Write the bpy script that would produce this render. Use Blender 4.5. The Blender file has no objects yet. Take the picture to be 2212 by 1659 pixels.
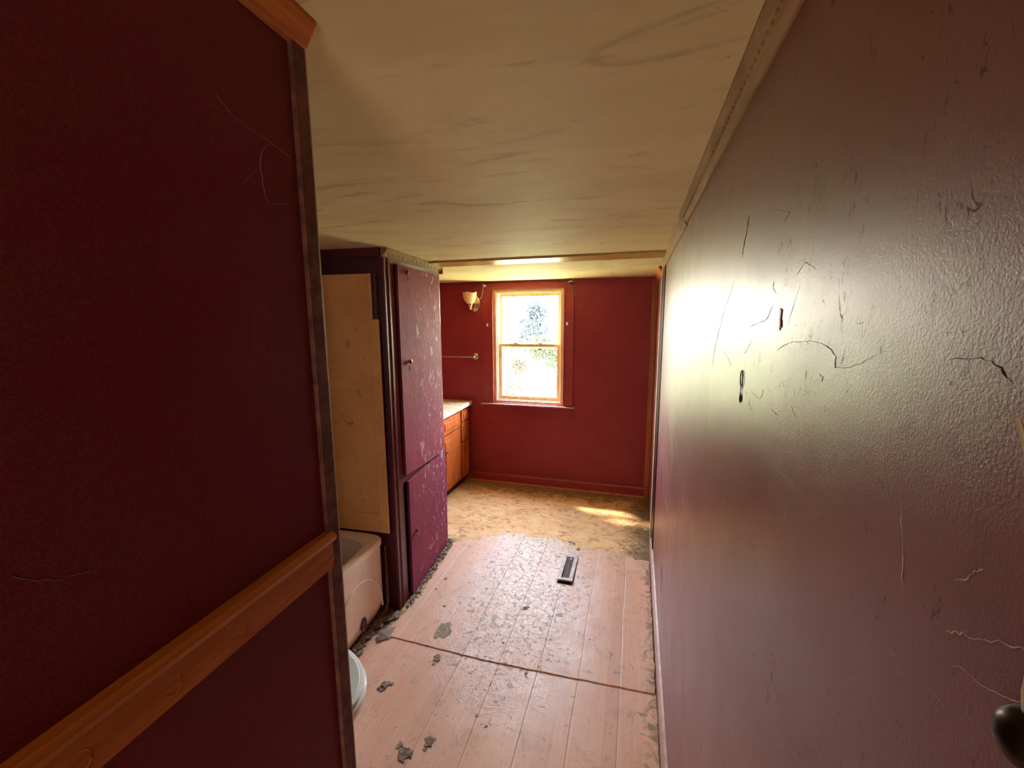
import bpy, bmesh, math, random
from mathutils import Vector, Matrix, noise
random.seed(7)
PI = math.pi
S = bpy.context.scene
COL = S.collection

# ------------------------------------------------------------------ camera
def make_camera():
    yaw, pitch, roll = -.2840, -.1508, -.0056
    f = Vector((math.sin(yaw)*math.cos(pitch), math.cos(yaw)*math.cos(pitch), math.sin(pitch)))
    r = Vector((math.cos(yaw), -math.sin(yaw), 0)); u = r.cross(f)
    r, u = r*math.cos(roll)+u*math.sin(roll), -r*math.sin(roll)+u*math.cos(roll)
    cam = bpy.data.cameras.new('camera'); o = bpy.data.objects.new('camera', cam); COL.objects.link(o)
    M = Matrix((r, u, -f)).transposed().to_4x4(); M.translation = (0, 0, 1.75)
    o.matrix_world = M
    cam.sensor_width = 36; cam.lens = 918.09/2212*36
    cam.clip_start = .01; cam.clip_end = 200
    S.camera = o
make_camera()

# ------------------------------------------------------------------ light
S.view_settings.view_transform = 'Standard'; S.view_settings.look = 'None'
S.view_settings.gamma = 1; S.view_settings.exposure = 0.35
S.view_settings.use_curve_mapping = False
W = bpy.data.worlds.new('world'); S.world = W; W.use_nodes = True
wt = W.node_tree; wt.nodes.clear()
wo = wt.nodes.new('ShaderNodeOutputWorld'); wb = wt.nodes.new('ShaderNodeBackground')
tc = wt.nodes.new('ShaderNodeTexCoord'); sx = wt.nodes.new('ShaderNodeSeparateXYZ')
cr = wt.nodes.new('ShaderNodeValToRGB')
wt.links.new(tc.outputs['Generated'], sx.inputs[0]); wt.links.new(sx.outputs[2], cr.inputs[0])
cr.color_ramp.elements[0].position = 0.0; cr.color_ramp.elements[0].color = (1, .93, .78, 1)
cr.color_ramp.elements[1].position = .6; cr.color_ramp.elements[1].color = (.62, .78, 1, 1)
e = cr.color_ramp.elements.new(.22); e.color = (.92, .95, 1, 1)
wt.links.new(cr.outputs[0], wb.inputs[0]); wb.inputs[1].default_value = 60.0
wt.links.new(wb.outputs[0], wo.inputs[0])

def light(name, kind, energy, color, loc, direction, size=None, portal=False):
    l = bpy.data.lights.new(name, kind); l.energy = energy; l.color = color
    o = bpy.data.objects.new(name, l); COL.objects.link(o); o.location = loc
    o.rotation_euler = Vector(direction).to_track_quat('-Z', 'Y').to_euler()
    if kind == 'AREA':
        l.shape = 'RECTANGLE'; l.size, l.size_y = size
        if portal: l.cycles.is_portal = True
    return o
sun = light('sun', 'SUN', 12.0, (1, .84, .6), (3, 8, 6), (.60, -.36, -.88)); sun.data.angle = math.radians(3)
light('window_portal', 'AREA', 1, (1, 1, 1), (-1.05, 4.36, 1.45), (0, -1, 0), (.64, 1.16), portal=True)
# added soft fill behind the camera, standing in for unseen hall daylight
light('rear_fill', 'AREA', 8.0, (1, .84, .60), (-.100, -1.2, 1.05), (0, 1, 0.08), (.50, 1.9))

# added fill behind the partition to brighten the nook; no window there
light('nook_fill', 'AREA', 2.2, (1, .93, .82), (-1.50, .12, 1.65), (.12, 1, -.38), (.35, .5))

# ------------------------------------------------------------------ node helper
class NT:
    def __init__(s, name):
        s.m = bpy.data.materials.new(name); s.m.use_nodes = True; s.t = s.m.node_tree; s.t.nodes.clear()
        s.out = s.n('ShaderNodeOutputMaterial'); s.b = s.n('ShaderNodeBsdfPrincipled')
        s.l(s.b.outputs[0], s.out.inputs[0]); s._c = None
    def n(s, t, **k):
        x = s.t.nodes.new(t)
        for a, b in k.items(): setattr(x, a, b)
        return x
    def l(s, a, b): s.t.links.new(a, b)
    def set(s, sock, v):
        if hasattr(v, 'links') or isinstance(v, bpy.types.NodeSocket): s.l(v, sock)
        else:
            if isinstance(v, tuple) and len(v) == 3 and sock.type == 'RGBA': v = v+(1,)
            sock.default_value = v
    @property
    def co(s):
        if s._c is None: s._c = s.n('ShaderNodeTexCoord').outputs['Object']
        return s._c
    def map(s, scale=(1, 1, 1), loc=(0, 0, 0), rot=(0, 0, 0), v=None):
        m = s.n('ShaderNodeMapping'); s.l(v or s.co, m.inputs[0])
        m.inputs['Scale'].default_value = scale; m.inputs['Location'].default_value = loc; m.inputs['Rotation'].default_value = rot
        return m.outputs[0]
    def noise(s, scale, detail=3, rough=.55, dist=0, v=None):
        x = s.n('ShaderNodeTexNoise'); s.l(v or s.co, x.inputs['Vector'])
        x.inputs['Scale'].default_value = scale; x.inputs['Detail'].default_value = detail
        x.inputs['Roughness'].default_value = rough; x.inputs['Distortion'].default_value = dist
        return x.outputs[0]
    def voro(s, scale, feature='F1', v=None, rnd=1):
        x = s.n('ShaderNodeTexVoronoi', feature=feature); s.l(v or s.co, x.inputs['Vector'])
        x.inputs['Scale'].default_value = scale; x.inputs['Randomness'].default_value = rnd
        return x.outputs[0]
    def math(s, op, a, b=0.0, c=0.0, clamp=False):
        x = s.n('ShaderNodeMath', operation=op, use_clamp=clamp)
        for i, v in enumerate((a, b, c)): s.set(x.inputs[i], v)
        return x.outputs[0]
    def ramp(s, f, lo, hi, a=0.0, b=1.0):
        x = s.n('ShaderNodeMapRange', interpolation_type='SMOOTHSTEP')
        s.set(x.inputs[0], f); x.inputs[1].default_value = lo; x.inputs[2].default_value = hi
        x.inputs[3].default_value = a; x.inputs[4].default_value = b
        return x.outputs[0]
    def mix(s, f, a, b, mode='MIX'):
        x = s.n('ShaderNodeMix', data_type='RGBA', blend_type=mode)
        s.set(x.inputs[0], f); s.set(x.inputs[6], a); s.set(x.inputs[7], b)
        return x.outputs[2]
    def xyz(s, v=None):
        x = s.n('ShaderNodeSeparateXYZ'); s.l(v or s.co, x.inputs[0]); return x.outputs
    def bump(s, h, dist, strength=1.0, prev=None):
        x = s.n('ShaderNodeBump'); s.set(x.inputs['Height'], h)
        x.inputs['Distance'].default_value = dist; x.inputs['Strength'].default_value = strength
        if prev: s.l(prev, x.inputs['Normal'])
        return x.outputs[0]
    def done(s, color, rough=.5, normal=None, metal=0.0, spec=.5, coat=0.0):
        s.set(s.b.inputs['Base Color'], color); s.set(s.b.inputs['Roughness'], rough)
        s.set(s.b.inputs['Metallic'], metal); s.set(s.b.inputs['Specular IOR Level'], spec)
        if coat: s.b.inputs['Coat Weight'].default_value = coat; s.b.inputs['Coat Roughness'].default_value = .42
        if normal: s.l(normal, s.b.inputs['Normal'])
        return s.m

def simple(name, color, rough=.5, metal=0.0, var=.25, scale=30, bump=.0004, spec=.5):
    k = NT(name); nz = k.noise(scale, 4)
    c = k.mix(k.ramp(nz, .3, .7), tuple(v*(1-var) for v in color), color)
    return k.done(c, rough, k.bump(nz, bump) if bump else None, metal, spec)

M = {}
# glossy orange-peel paint of the right wall, with streaky scuffs
def mat_right():
    k = NT('glossy_maroon_paint')
    peel = k.noise(520, 2, .5, .3)
    fine = k.noise(600, 2)
    st = k.noise(1, 5, .6, v=k.map((60, 55, 5)))
    st2 = k.noise(1, 4, .6, v=k.map((40, 22, 2.2)))
    blot = k.noise(3.2, 5, .6, 1.2)
    y = k.xyz()[1]
    far = k.ramp(y, 1.2, 2.3)
    base = k.mix(k.ramp(blot, .35, .65), (.18, .027, .024), (.195, .034, .038))
    base = k.mix(k.math('MULTIPLY', k.math('MULTIPLY', k.ramp(st, .56, .66), far), .55), base, (.42, .33, .38))
    web = k.ramp(k.noise(7, 8, .72, 2.5), .62, .68)
    base = k.mix(k.math('MULTIPLY', web, .10), base, (.3, .25, .2))
    h = k.math('MULTIPLY_ADD', fine, .15, peel)
    nb = k.bump(h, .00042, .65)
    nb = k.bump(k.math('MULTIPLY', st2, k.ramp(y, .9, 2.0)), .0010, .25, nb)
    rough = k.ramp(blot, .3, .7, .36, .44)
    # dried cobweb threads, fly specks and streaks of grime: they are dull as well as dark
    zone = k.ramp(k.noise(2.6, 3), .42, .60)
    l1 = k.noise(1, 3, .6, 1.6, v=k.map((14, 14, 6))); l2 = k.noise(1, 4, .6, .8, v=k.map((26, 26, 9), loc=(3, 1, 7)))
    th = k.math('MAXIMUM', k.ramp(k.math('ABSOLUTE', k.math('SUBTRACT', l1, .5)), .0, .006, 1, 0), k.ramp(k.math('ABSOLUTE', k.math('SUBTRACT', l2, .52)), .0, .007, .8, 0))
    brk = k.ramp(k.noise(38, 3), .50, .62)
    dots = k.ramp(k.voro(85), .05, .11, 1, 0)
    dirt = k.math('MAXIMUM', k.math('MULTIPLY', k.math('MULTIPLY', th, brk), zone), k.math('MULTIPLY', dots, k.ramp(k.noise(9, 2), .5, .62)))
    dirt = k.math('MULTIPLY', dirt, .8)
    base = k.mix(dirt, base, (.085, .06, .045))
    m = k.done(base, k.math('MULTIPLY_ADD', dirt, .4, rough), nb, 0, .62, coat=.28)
    k.set(k.b.inputs['Specular IOR Level'], k.math('MULTIPLY', k.math('SUBTRACT', 1.0, dirt), .62))
    k.set(k.b.inputs['Coat Weight'], k.math('MULTIPLY', k.math('SUBTRACT', 1.0, dirt), .28))
    return m
M['right'] = mat_right()
def mat_left():
    k = NT('dark_maroon_panel')
    blot = k.noise(2.4, 4, .55, .8); g = k.noise(420, 2); w = k.noise(1, 6, .6, 1.5, v=k.map((1, 7, 3.3)))
    base = k.mix(k.ramp(blot, .35, .65), (.20, .012, .032), (.18, .030, .024))
    base = k.mix(k.ramp(w, .64, .74, 0, .12), base, (.4, .25, .22))
    base = k.mix(k.ramp(g, .3, .7, 0, .5), base, (.06, .006, .008))
    return k.done(base, k.ramp(blot, .3, .7, .45, .58), k.bump(g, .0005, .4), 0, .28)
M['left'] = mat_left()
def mat_far():
    k = NT('red_wall_paint')
    blot = k.noise(2.0, 5, .6, .6); g = k.noise(160, 3); sc = k.noise(5, 9, .75, 3)
    z = k.xyz()[2]
    base = k.mix(k.ramp(blot, .35, .65), (.27, .022, .032), (.31, .032, .042))
    base = k.mix(k.ramp(sc, .66, .72, 0, .25), base, (.5, .3, .28))
    return k.done(base, .5, k.bump(g, .0008, .5), 0, .35)
M['far'] = mat_far()
def mat_ceiling():
    k = NT('stained_ceiling')
    big = k.noise(1.3, 5, .6, 1.0, v=k.map((1, 1.8, 1))); mid = k.noise(4.5, 6, .62, 1.3, v=k.map((.55, 1.7, 1))); g = k.noise(220, 3)
    scr = k.noise(30, 3, .6, 2.2, v=k.map((.6, 1.5, 1)))
    dot = k.voro(9)
    base = k.mix(k.ramp(big, .35, .7), (.80, .66, .375), (.70, .56, .30))
    base = k.mix(k.ramp(mid, .55, .70, 0, .5), base, (.30, .22, .13))
    base = k.mix(k.ramp(dot, .0, .035, .7, 0), base, (.16, .09, .04))
    ridge = k.ramp(scr, .68, .71)
    nb = k.bump(g, .0012, .35); nb = k.bump(k.noise(28, 4, .6, .5), .004, .35, nb); nb = k.bump(ridge, .0022, .6, nb)
    return k.done(base, .62, nb, 0, .3)
M['ceil'] = mat_ceiling()
# vinyl plank flooring: seams every 20 cm, dulled and mottled where it got wet
def mat_vinyl():
    k = NT('vinyl_plank_sheet')
    X = k.xyz(); x = k.math('ADD', X[0], k.math('MULTIPLY', k.math('SUBTRACT', k.noise(1.6, 1), .5), .02)); y = X[1]
    t = k.math('DIVIDE', k.math('ADD', x, 4.21), .2)
    fr = k.math('FRACT', t); d = k.math('MINIMUM', fr, k.math('SUBTRACT', 1.0, fr))
    seam = k.ramp(d, .0, .022, 1, 0)
    t2 = k.math('FRACT', k.math('MULTIPLY', t, 3)); d2 = k.math('MINIMUM', t2, k.math('SUBTRACT', 1.0, t2)); sub = k.ramp(d2, 0, .03, 1, 0)
    wn = k.n('ShaderNodeTexWhiteNoise', noise_dimensions='1D'); k.l(k.math('FLOOR', k.math('MULTIPLY', t, 3)), wn.inputs['W'])
    grain = k.noise(1, 5, .65, .4, v=k.map((120, 3.5, 1)))
    base = k.mix(wn.outputs[0], (.76, .44, .315), (.68, .37, .25))
    base = k.mix(k.ramp(grain, .4, .68, 0, .35), base, (.50, .29, .215))
    base = k.mix(k.math('MULTIPLY', sub, .18), base, (.78, .55, .46))
    base = k.mix(k.math('MULTIPLY', seam, .5), base, (.80, .60, .52))
    seamd = k.ramp(k.math('ABSOLUTE', k.math('SUBTRACT', fr, .972)), .0, .014, 1, 0)
    base = k.mix(k.math('MULTIPLY', seamd, .28), base, (.25, .14, .10))
    sp = k.noise(9, 9, .75, .5); sp2 = k.noise(3, 4, .6, 1.0)
    base = k.mix(k.math('MULTIPLY', k.ramp(sp, .53, .66), .5), base, (.42, .25, .165))
    base = k.mix(k.ramp(sp2, .45, .70, 0, .55), base, (.66, .34, .20))
    base = k.mix(k.math('MULTIPLY', k.ramp(k.noise(30, 6, .75, 1.2), .64, .70), .8), base, (.13, .08, .05))
    # damp mildew
    m1 = k.noise(5.5, 9, .72, .6); m2 = k.noise(38, 8, .7, .8); m3 = k.noise(16, 7, .7, 1.2)
    # dist from centre of the wet patch
    cx = k.math('MULTIPLY', k.math('ADD', X[0], .62), 2.3); cy = k.math('MULTIPLY', k.math('SUBTRACT', X[1], 2.45), 1.25)
    rr = k.math('SQRT', k.math('ADD', k.math('MULTIPLY', cx, cx), k.math('MULTIPLY', cy, cy)))
    wet = k.ramp(k.math('ADD', rr, k.math('MULTIPLY', k.math('SUBTRACT', m1, .5), 1.6)), .55, 1.25, 1, 0)
    m2w = k.math('MULTIPLY_ADD', wet, .085, m2)
    spot = k.ramp(m2w, .60, .68)
    base = k.mix(k.math('MULTIPLY', spot, .75), base, (.20, .155, .11))
    base = k.mix(k.math('MULTIPLY', k.ramp(m3, .60, .70), k.ramp(m1, .48, .58)), base, (.235, .17, .125))
    base = k.mix(k.ramp(m1, .58, .70, 0, .5), base, (.40, .28, .21))
    # grime creeping out from the right wall and along the back edge
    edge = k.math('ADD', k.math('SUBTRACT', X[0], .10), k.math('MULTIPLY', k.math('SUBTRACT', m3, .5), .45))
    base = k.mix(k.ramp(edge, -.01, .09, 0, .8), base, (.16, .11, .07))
    bk = k.math('ADD', k.math('SUBTRACT', X[1], 2.98), k.math('MULTIPLY', k.math('SUBTRACT', m1, .5), 1.6))
    base = k.mix(k.ramp(bk, -.05, .05, 0, .9), base, k.mix(k.ramp(m2, .5, .62), (.62, .39, .22), (.30, .19, .11)))
    hh = k.math('SUBTRACT', k.math('MULTIPLY_ADD', k.math('MULTIPLY', m2, wet), 3.0, k.math('MULTIPLY', grain, .15)), k.math('MULTIPLY', seamd, 1.0))
    nb = k.bump(hh, .0022, .6); nb = k.bump(k.noise(5, 3), .006, .4, nb)
    rough = k.math('MULTIPLY_ADD', spot, .25, k.ramp(wet, 0, 1, .40, .30))
    return k.done(base, rough, nb, 0, .55)
M['vinyl'] = mat_vinyl()
def mat_sub():
    k = NT('dirty_subfloor')
    X = k.xyz()
    m1 = k.noise(4.5, 8, .7, .8); m2 = k.noise(13, 9, .76, .8, v=k.map((.7, 1.3, 1))); m3 = k.noise(90, 5, .7); m4 = k.noise(11, 7, .7, 1.4)
    base = k.mix(k.ramp(m1, .38, .62), (.80, .50, .27), (.70, .40, .19))
    base = k.mix(k.ramp(m2, .50, .62, 0, .85), base, (.40, .20, .09))
    base = k.mix(k.ramp(m3, .56, .68, 0, .8), base, (.86, .66, .44))
    base = k.mix(k.ramp(m4, .60, .66, 0, .8), base, (.17, .10, .05))
    fy = k.math('ADD', k.math('SUBTRACT', X[1], 3.95), k.math('MULTIPLY', k.math('SUBTRACT', m4, .5), .6))  # grime by the far wall, widened to paint in the sill's shadow
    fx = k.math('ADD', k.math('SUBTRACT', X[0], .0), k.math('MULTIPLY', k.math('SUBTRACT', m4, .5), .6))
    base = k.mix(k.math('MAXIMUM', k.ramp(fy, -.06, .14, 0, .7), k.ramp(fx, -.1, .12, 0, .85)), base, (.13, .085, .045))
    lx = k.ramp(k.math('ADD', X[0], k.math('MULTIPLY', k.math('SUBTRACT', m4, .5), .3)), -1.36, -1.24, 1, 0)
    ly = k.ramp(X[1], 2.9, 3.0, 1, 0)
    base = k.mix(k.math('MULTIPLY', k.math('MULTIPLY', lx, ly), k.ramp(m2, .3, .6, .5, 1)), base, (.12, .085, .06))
    h = k.math('MULTIPLY_ADD', m3, .4, m2)
    return k.done(base, .8, k.bump(h, .005, .6), 0, .08)
M['sub'] = mat_sub()
def mat_door():
    k = NT('scuffed_purple_paint')
    blot = k.noise(3, 4, .6, .8); s1 = k.noise(1, 3, .5, 1.2, v=k.map((26, 26, 12), rot=(0, .45, 0)))
    s2 = k.noise(1, 2, .5, .8, v=k.map((55, 50, 20), rot=(0, -.4, 0))); area = k.noise(3.4, 2)
    x = k.xyz()[0]
    base = k.mix(k.ramp(blot, .35, .65), (.245, .052, .092), (.285, .056, .082))
    right = k.ramp(k.math('ADD', x, k.math('MULTIPLY', k.math('SUBTRACT', area, .5), .9)), .2, .65)
    mk = k.math('MULTIPLY', k.math('MAXIMUM', k.ramp(s1, .625, .675), k.ramp(s2, .66, .71)), right)
    base = k.mix(k.math('MULTIPLY', mk, .75), base, (.66, .55, .60))
    nb = k.bump(k.noise(6, 3), .02, .25); nb = k.bump(s1, .003, .5, nb)
    return k.done(base, .72, nb, 0, .06)
M['door'] = mat_door()
M['cab'] = simple('dark_maroon_frame', (.16, .018, .030), .4, var=.3, scale=14)
M['cabtop'] = simple('purple_brown_moulding', (.30, .17, .12), .45, scale=40)
def wood(name, a, b, sc=(3, 60, 60), rough=.42, spec=.5):
    k = NT(name); g = k.noise(1, 5, .6, 1.2, v=k.map(sc)); g2 = k.noise(1, 2, .5, 2, v=k.map(tuple(v*.25 for v in sc)))
    c = k.mix(k.ramp(g, .35, .68), a, b); c = k.mix(k.ramp(g2, .4, .7, 0, .4), c, tuple(v*.55 for v in b))
    return k.done(c, rough, k.bump(g, .0006, .5), 0, spec)
M['oak_y'] = wood('orange_wood_along', (.62, .20, .03), (.45, .12, .018), (60, 3, 60))
M['oak_z'] = wood('orange_wood_upright', (.50, .15, .04), (.32, .08, .02), (60, 60, 3))
M['oak_v'] = wood('vanity_wood', (.56, .14, .03), (.36, .07, .014), (50, 50, 4), .45, .25)
M['pine'] = wood('varnished_batten', (.62, .42, .13), (.46, .27, .07), (3, 60, 60), .25)
M['jamb'] = wood('window_wood', (.80, .60, .38), (.68, .46, .27), (50, 50, 5), .4)
M['crown'] = wood('dingy_crown_wood', (.42, .25, .13), (.30, .17, .08), (50, 4, 50), .75, .12)
M['redtrim'] = simple('red_trim_paint', (.36, .035, .035), .38, var=.2, scale=20)
M['darkred'] = simple('deep_maroon_paint', (.085, .010, .020), .5, var=.3, scale=9)
M['mauve'] = simple('worn_mauve_paint', (.21, .080, .060), .5, var=.55, scale=45, spec=.25)
M['cream'] = simple('cream_paint', (.72, .58, .38), .5, var=.2, scale=25)
M['pinktrim'] = simple('pale_pink_trim', (.58, .36, .30), .45, var=.25, scale=25)
def mat_surround():
    k = NT('stained_tan_surround'); a = k.noise(2.5, 6, .62, .8); b = k.noise(13, 6, .65, 1.4); g = k.noise(260, 2)
    c = k.mix(k.ramp(a, .35, .65), (.97, .50, .19), (.86, .41, .14)); c = k.mix(k.ramp(b, .58, .72, 0, .55), c, (.28, .13, .04))
    return k.done(c, .42, k.bump(g, .0004, .4), 0, .4)
M['surround'] = mat_surround()
def mat_tub():
    k = NT('grimy_enamel'); a = k.noise(3.5, 6, .62, .6); b = k.noise(22, 6, .68, 1)
    z = k.xyz()[2]
    c = k.mix(k.ramp(a, .35, .65), (.92, .74, .58), (.84, .60, .42)); c = k.mix(k.ramp(b, .64, .72, 0, .7), c, (.32, .16, .08))
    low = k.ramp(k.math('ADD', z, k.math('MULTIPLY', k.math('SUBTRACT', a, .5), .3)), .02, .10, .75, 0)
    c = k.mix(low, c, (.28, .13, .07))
    return k.done(c, .3, None, 0, .5)
M['tub'] = mat_tub()
M['porcelain'] = simple('white_porcelain', (.80, .82, .80), .15, var=.05, scale=5, bump=0)
def mat_lid():
    k = NT('dusty_lid'); a = k.noise(9, 6, .65, .8)
    return k.done(k.mix(k.ramp(a, .4, .65), (.62, .66, .58), (.46, .50, .42)), .5)
M['lid'] = mat_lid()
def mat_counter():
    k = NT('sun_dappled_countertop'); a = k.noise(6, 5, .6, 1)  # pale blotches paint dappled sunlight into the top
    return k.done(k.mix(k.ramp(a, .4, .62), (.86, .80, .58), (.72, .40, .22)), .18, None, 0, .5)
M['counter'] = mat_counter()
M['brass'] = simple('aged_brass', (.70, .52, .26), .3, 1.0, scale=20, bump=.0002)
M['nickel'] = simple('dull_metal', (.62, .50, .38), .35, 1.0, scale=30, bump=.0002)
M['frost'] = simple('frosted_peach_glass', (.90, .62, .36), .45, var=.1, scale=10, bump=0)
M['black'] = simple('plain_black', (.012, .012, .012), .5, bump=0)  # wire loop, and the painted dark of slot and vent openings
M['knob'] = simple('dark_bronze_knob', (.03, .012, .010), .35, .6, bump=0)
M['rust'] = simple('rusty_grille', (.20, .075, .03), .6, .1, var=.6, scale=60)
M['regframe'] = simple('chipped_register_paint', (.60, .46, .40), .5, .0, var=.45, scale=35)
M['web'] = simple('dusty_cobweb', (.30, .245, .21), .9, bump=0)
M['webd'] = simple('dark_cobweb', (.075, .062, .05), .95, bump=0)
M['webw'] = simple('white_cobweb', (.72, .66, .62), .9, bump=0)
M['debris'] = simple('grey_debris', (.40, .29, .21), .9, var=.7, scale=70, bump=.003, spec=.08)
M['debrisw'] = simple('pale_plaster_crumb', (.62, .55, .48), .85, var=.3, scale=70)
M['stain'] = simple('grey_green_residue', (.40, .31, .22), .8, var=.4, scale=60, bump=.002, spec=.1)
M['tape'] = simple('brown_tape', (.22, .10, .05), .5, var=.5, scale=60)
M['siding'] = simple('outer_wall_board', (.5, .45, .38), .6)
M['ground'] = simple('dry_grass', (.62, .58, .24), .9, var=.5, scale=3)
M['bark'] = simple('tree_bark', (.18, .13, .09), .9)
M['leafb'] = simple('hazy_blue_leaf', (.042, .058, .075), .8, var=.6, scale=3, bump=0)
M['leafg'] = simple('yellow_green_leaf', (.026, .032, .005), .8, var=.6, scale=3, bump=0)
M['leafo'] = simple('ochre_leaf', (.045, .028, .008), .8, var=.6, scale=3, bump=0)
def mat_glass():
    m = bpy.data.materials.new('window_glass'); m.use_nodes = True; t = m.node_tree; t.nodes.clear()
    o = t.nodes.new('ShaderNodeOutputMaterial'); mx = t.nodes.new('ShaderNodeMixShader'); a = t.nodes.new('ShaderNodeBsdfTransparent'); b = t.nodes.new('ShaderNodeBsdfGlossy')
    b.inputs['Roughness'].default_value = .02; a.inputs[0].default_value = (.96, .97, .96, 1); mx.inputs[0].default_value = .05
    t.links.new(a.outputs[0], mx.inputs[1]); t.links.new(b.outputs[0], mx.inputs[2]); t.links.new(mx.outputs[0], o.inputs[0]); return m
M['glass'] = mat_glass()

# ------------------------------------------------------------------ geometry helpers
def tag(o, label=None, cat=None, group=None, kind=None):
    if label: o['label'] = label
    if cat: o['category'] = cat
    if group: o['group'] = group
    if kind: o['kind'] = kind
    return o
def empty(name, loc=(0, 0, 0), rz=0, label=None, cat=None, group=None):
    o = bpy.data.objects.new(name, None); COL.objects.link(o); o.location = loc; o.rotation_euler = (0, 0, rz)
    o.empty_display_size = .05
    return tag(o, label, cat, group)
class MB:
    def __init__(s): s.bm = bmesh.new()
    def box(s, a, b, bev=0.0, seg=2):
        t = bmesh.new(); bmesh.ops.create_cube(t, size=1)
        a = Vector(a); b = Vector(b); c = (a+b)/2; d = b-a
        for v in t.verts: v.co = Vector((v.co.x*d.x, v.co.y*d.y, v.co.z*d.z))+c
        if bev: bmesh.ops.bevel(t, geom=t.edges[:], offset=bev, segments=seg, affect='EDGES', profile=.6)
        return s.join(t)
    def join(s, t):
        me = bpy.data.meshes.new('t'); t.to_mesh(me); t.free(); s.bm.from_mesh(me); bpy.data.meshes.remove(me); return s
    def prism(s, pts, axis, a, b):
        # polygon pts in the plane perpendicular to axis, extruded a..b
        def P(p, t):
            return {'x': (t, p[0], p[1]), 'y': (p[0], t, p[1]), 'z': (p[0], p[1], t)}[axis]
        t = bmesh.new(); va = [t.verts.new(P(p, a)) for p in pts]; vb = [t.verts.new(P(p, b)) for p in pts]
        n = len(pts); t.faces.new(va); t.faces.new(vb[::-1])
        for i in range(n): t.faces.new((va[i], vb[i], vb[(i+1) % n], va[(i+1) % n]))
        bmesh.ops.recalc_face_normals(t, faces=t.faces[:]); return s.join(t)
    def tube(s, pts, r, n=8, cap=True):
        pts = [Vector(p) for p in pts]; t = bmesh.new(); rings = []
        rs = r if isinstance(r, (list, tuple)) else [r]*len(pts)
        up = Vector((0, 0, 1))
        for i, p in enumerate(pts):
            d = (pts[min(i+1, len(pts)-1)]-pts[max(i-1, 0)]).normalized()
            a = d.cross(up)
            if a.length < .05: a = d.cross(Vector((1, 0, 0)))
            a.normalize(); b = d.cross(a)
            rings.append([t.verts.new(p+(a*math.cos(2*PI*k/n)+b*math.sin(2*PI*k/n))*rs[i]) for k in range(n)])
        for i in range(len(rings)-1):
            for k in range(n): t.faces.new((rings[i][k], rings[i][(k+1) % n], rings[i+1][(k+1) % n], rings[i+1][k]))
        if cap: t.faces.new(rings[0][::-1]); t.faces.new(rings[-1])
        bmesh.ops.recalc_face_normals(t, faces=t.faces[:]); return s.join(t)
    def lathe(s, prof, origin, axis, n=32, sx=1, sy=1):
        # prof: (r, h) along axis
        ax = Vector(axis).normalized(); q = Vector((0, 0, 1)).rotation_difference(ax)
        t = bmesh.new(); rings = []
        for r, h in prof:
            rings.append([t.verts.new(Vector(origin)+q @ Vector((r*sx*math.cos(2*PI*k/n), r*sy*math.sin(2*PI*k/n), h))) for k in range(n)])
        for i in range(len(rings)-1):
            for k in range(n): t.faces.new((rings[i][k], rings[i][(k+1) % n], rings[i+1][(k+1) % n], rings[i+1][k]))
        t.faces.new(rings[0][::-1]); t.faces.new(rings[-1])
        bmesh.ops.recalc_face_normals(t, faces=t.faces[:]); return s.join(t)
    def loft(s, loops, close=True):
        t = bmesh.new(); rings = [[t.verts.new(p) for p in L] for L in loops]; n = len(loops[0])
        for i in range(len(rings)-1):
            for k in range(n): t.faces.new((rings[i][k], rings[i][(k+1) % n], rings[i+1][(k+1) % n], rings[i+1][k]))
        if close: t.faces.new(rings[0][::-1]); t.faces.new(rings[-1])
        bmesh.ops.recalc_face_normals(t, faces=t.faces[:]); return s.join(t)
    def blob(s, c, r, sub=2, seed=0, squash=(1, 1, .5), amp=.5):
        t = bmesh.new(); bmesh.ops.create_icosphere(t, subdivisions=sub, radius=1)
        for v in t.verts:
            k = 1+amp*noise.noise(v.co*1.6+Vector((seed*3.7, seed*1.3, 0)))+amp*.5*noise.noise(v.co*4+Vector((seed, 0, 5)))
            v.co = Vector((v.co.x*squash[0], v.co.y*squash[1], v.co.z*squash[2]))*r*k+Vector(c)
        return s.join(t)
    def build(s, name, mat, parent=None, smooth=False):
        me = bpy.data.meshes.new(name); s.bm.to_mesh(me); s.bm.free(); me.materials.append(M[mat])
        o = bpy.data.objects.new(name, me); COL.objects.link(o)
        if parent: o.parent = parent
        if smooth:
            for p in me.polygons: p.use_smooth = True
            try: me.set_sharp_from_angle(angle=math.radians(40))
            except Exception: pass
        return o
def struct(o): o['kind'] = 'structure'; return o

XR, YF, ZC = .170, 4.205, 2.134      # right wall, far wall, ceiling
PX = -.44                            # partition face near the camera
# ------------------------------------------------------------------ room shell
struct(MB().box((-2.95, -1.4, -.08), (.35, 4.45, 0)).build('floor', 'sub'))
struct(MB().box((-2.95, -1.4, ZC), (.35, 4.45, ZC+.1)).build('ceiling', 'ceil'))
struct(MB().box((XR, -1.4, 0), (XR+.12, YF, ZC)).build('wall_right', 'right'))
WX0, WX1, WZ0, WZ1 = -1.425, -.69, .875, 2.055   # hole in the far wall
b = MB()
b.box((-2.95, YF, 0), (WX0, YF+.14, ZC)); b.box((WX1, YF, 0), (.35, YF+.14, ZC))
b.box((WX0, YF, 0), (WX1, YF+.14, WZ0)); b.box((WX0, YF, WZ1), (WX1, YF+.14, ZC))
struct(b.build('wall_far', 'far'))
struct(MB().box((-2.95, -1.4, 0), (-2.85, YF, ZC)).build('wall_left', 'far'))
struct(MB().box((-2.85, 2.92, 0), (-2.28, YF, ZC)).build('wall_vanity', 'far'))
struct(MB().box((-2.85, -.2, 0), (-1.62, 1.33, ZC)).build('wall_bathing_nook', 'darkred'))
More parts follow.
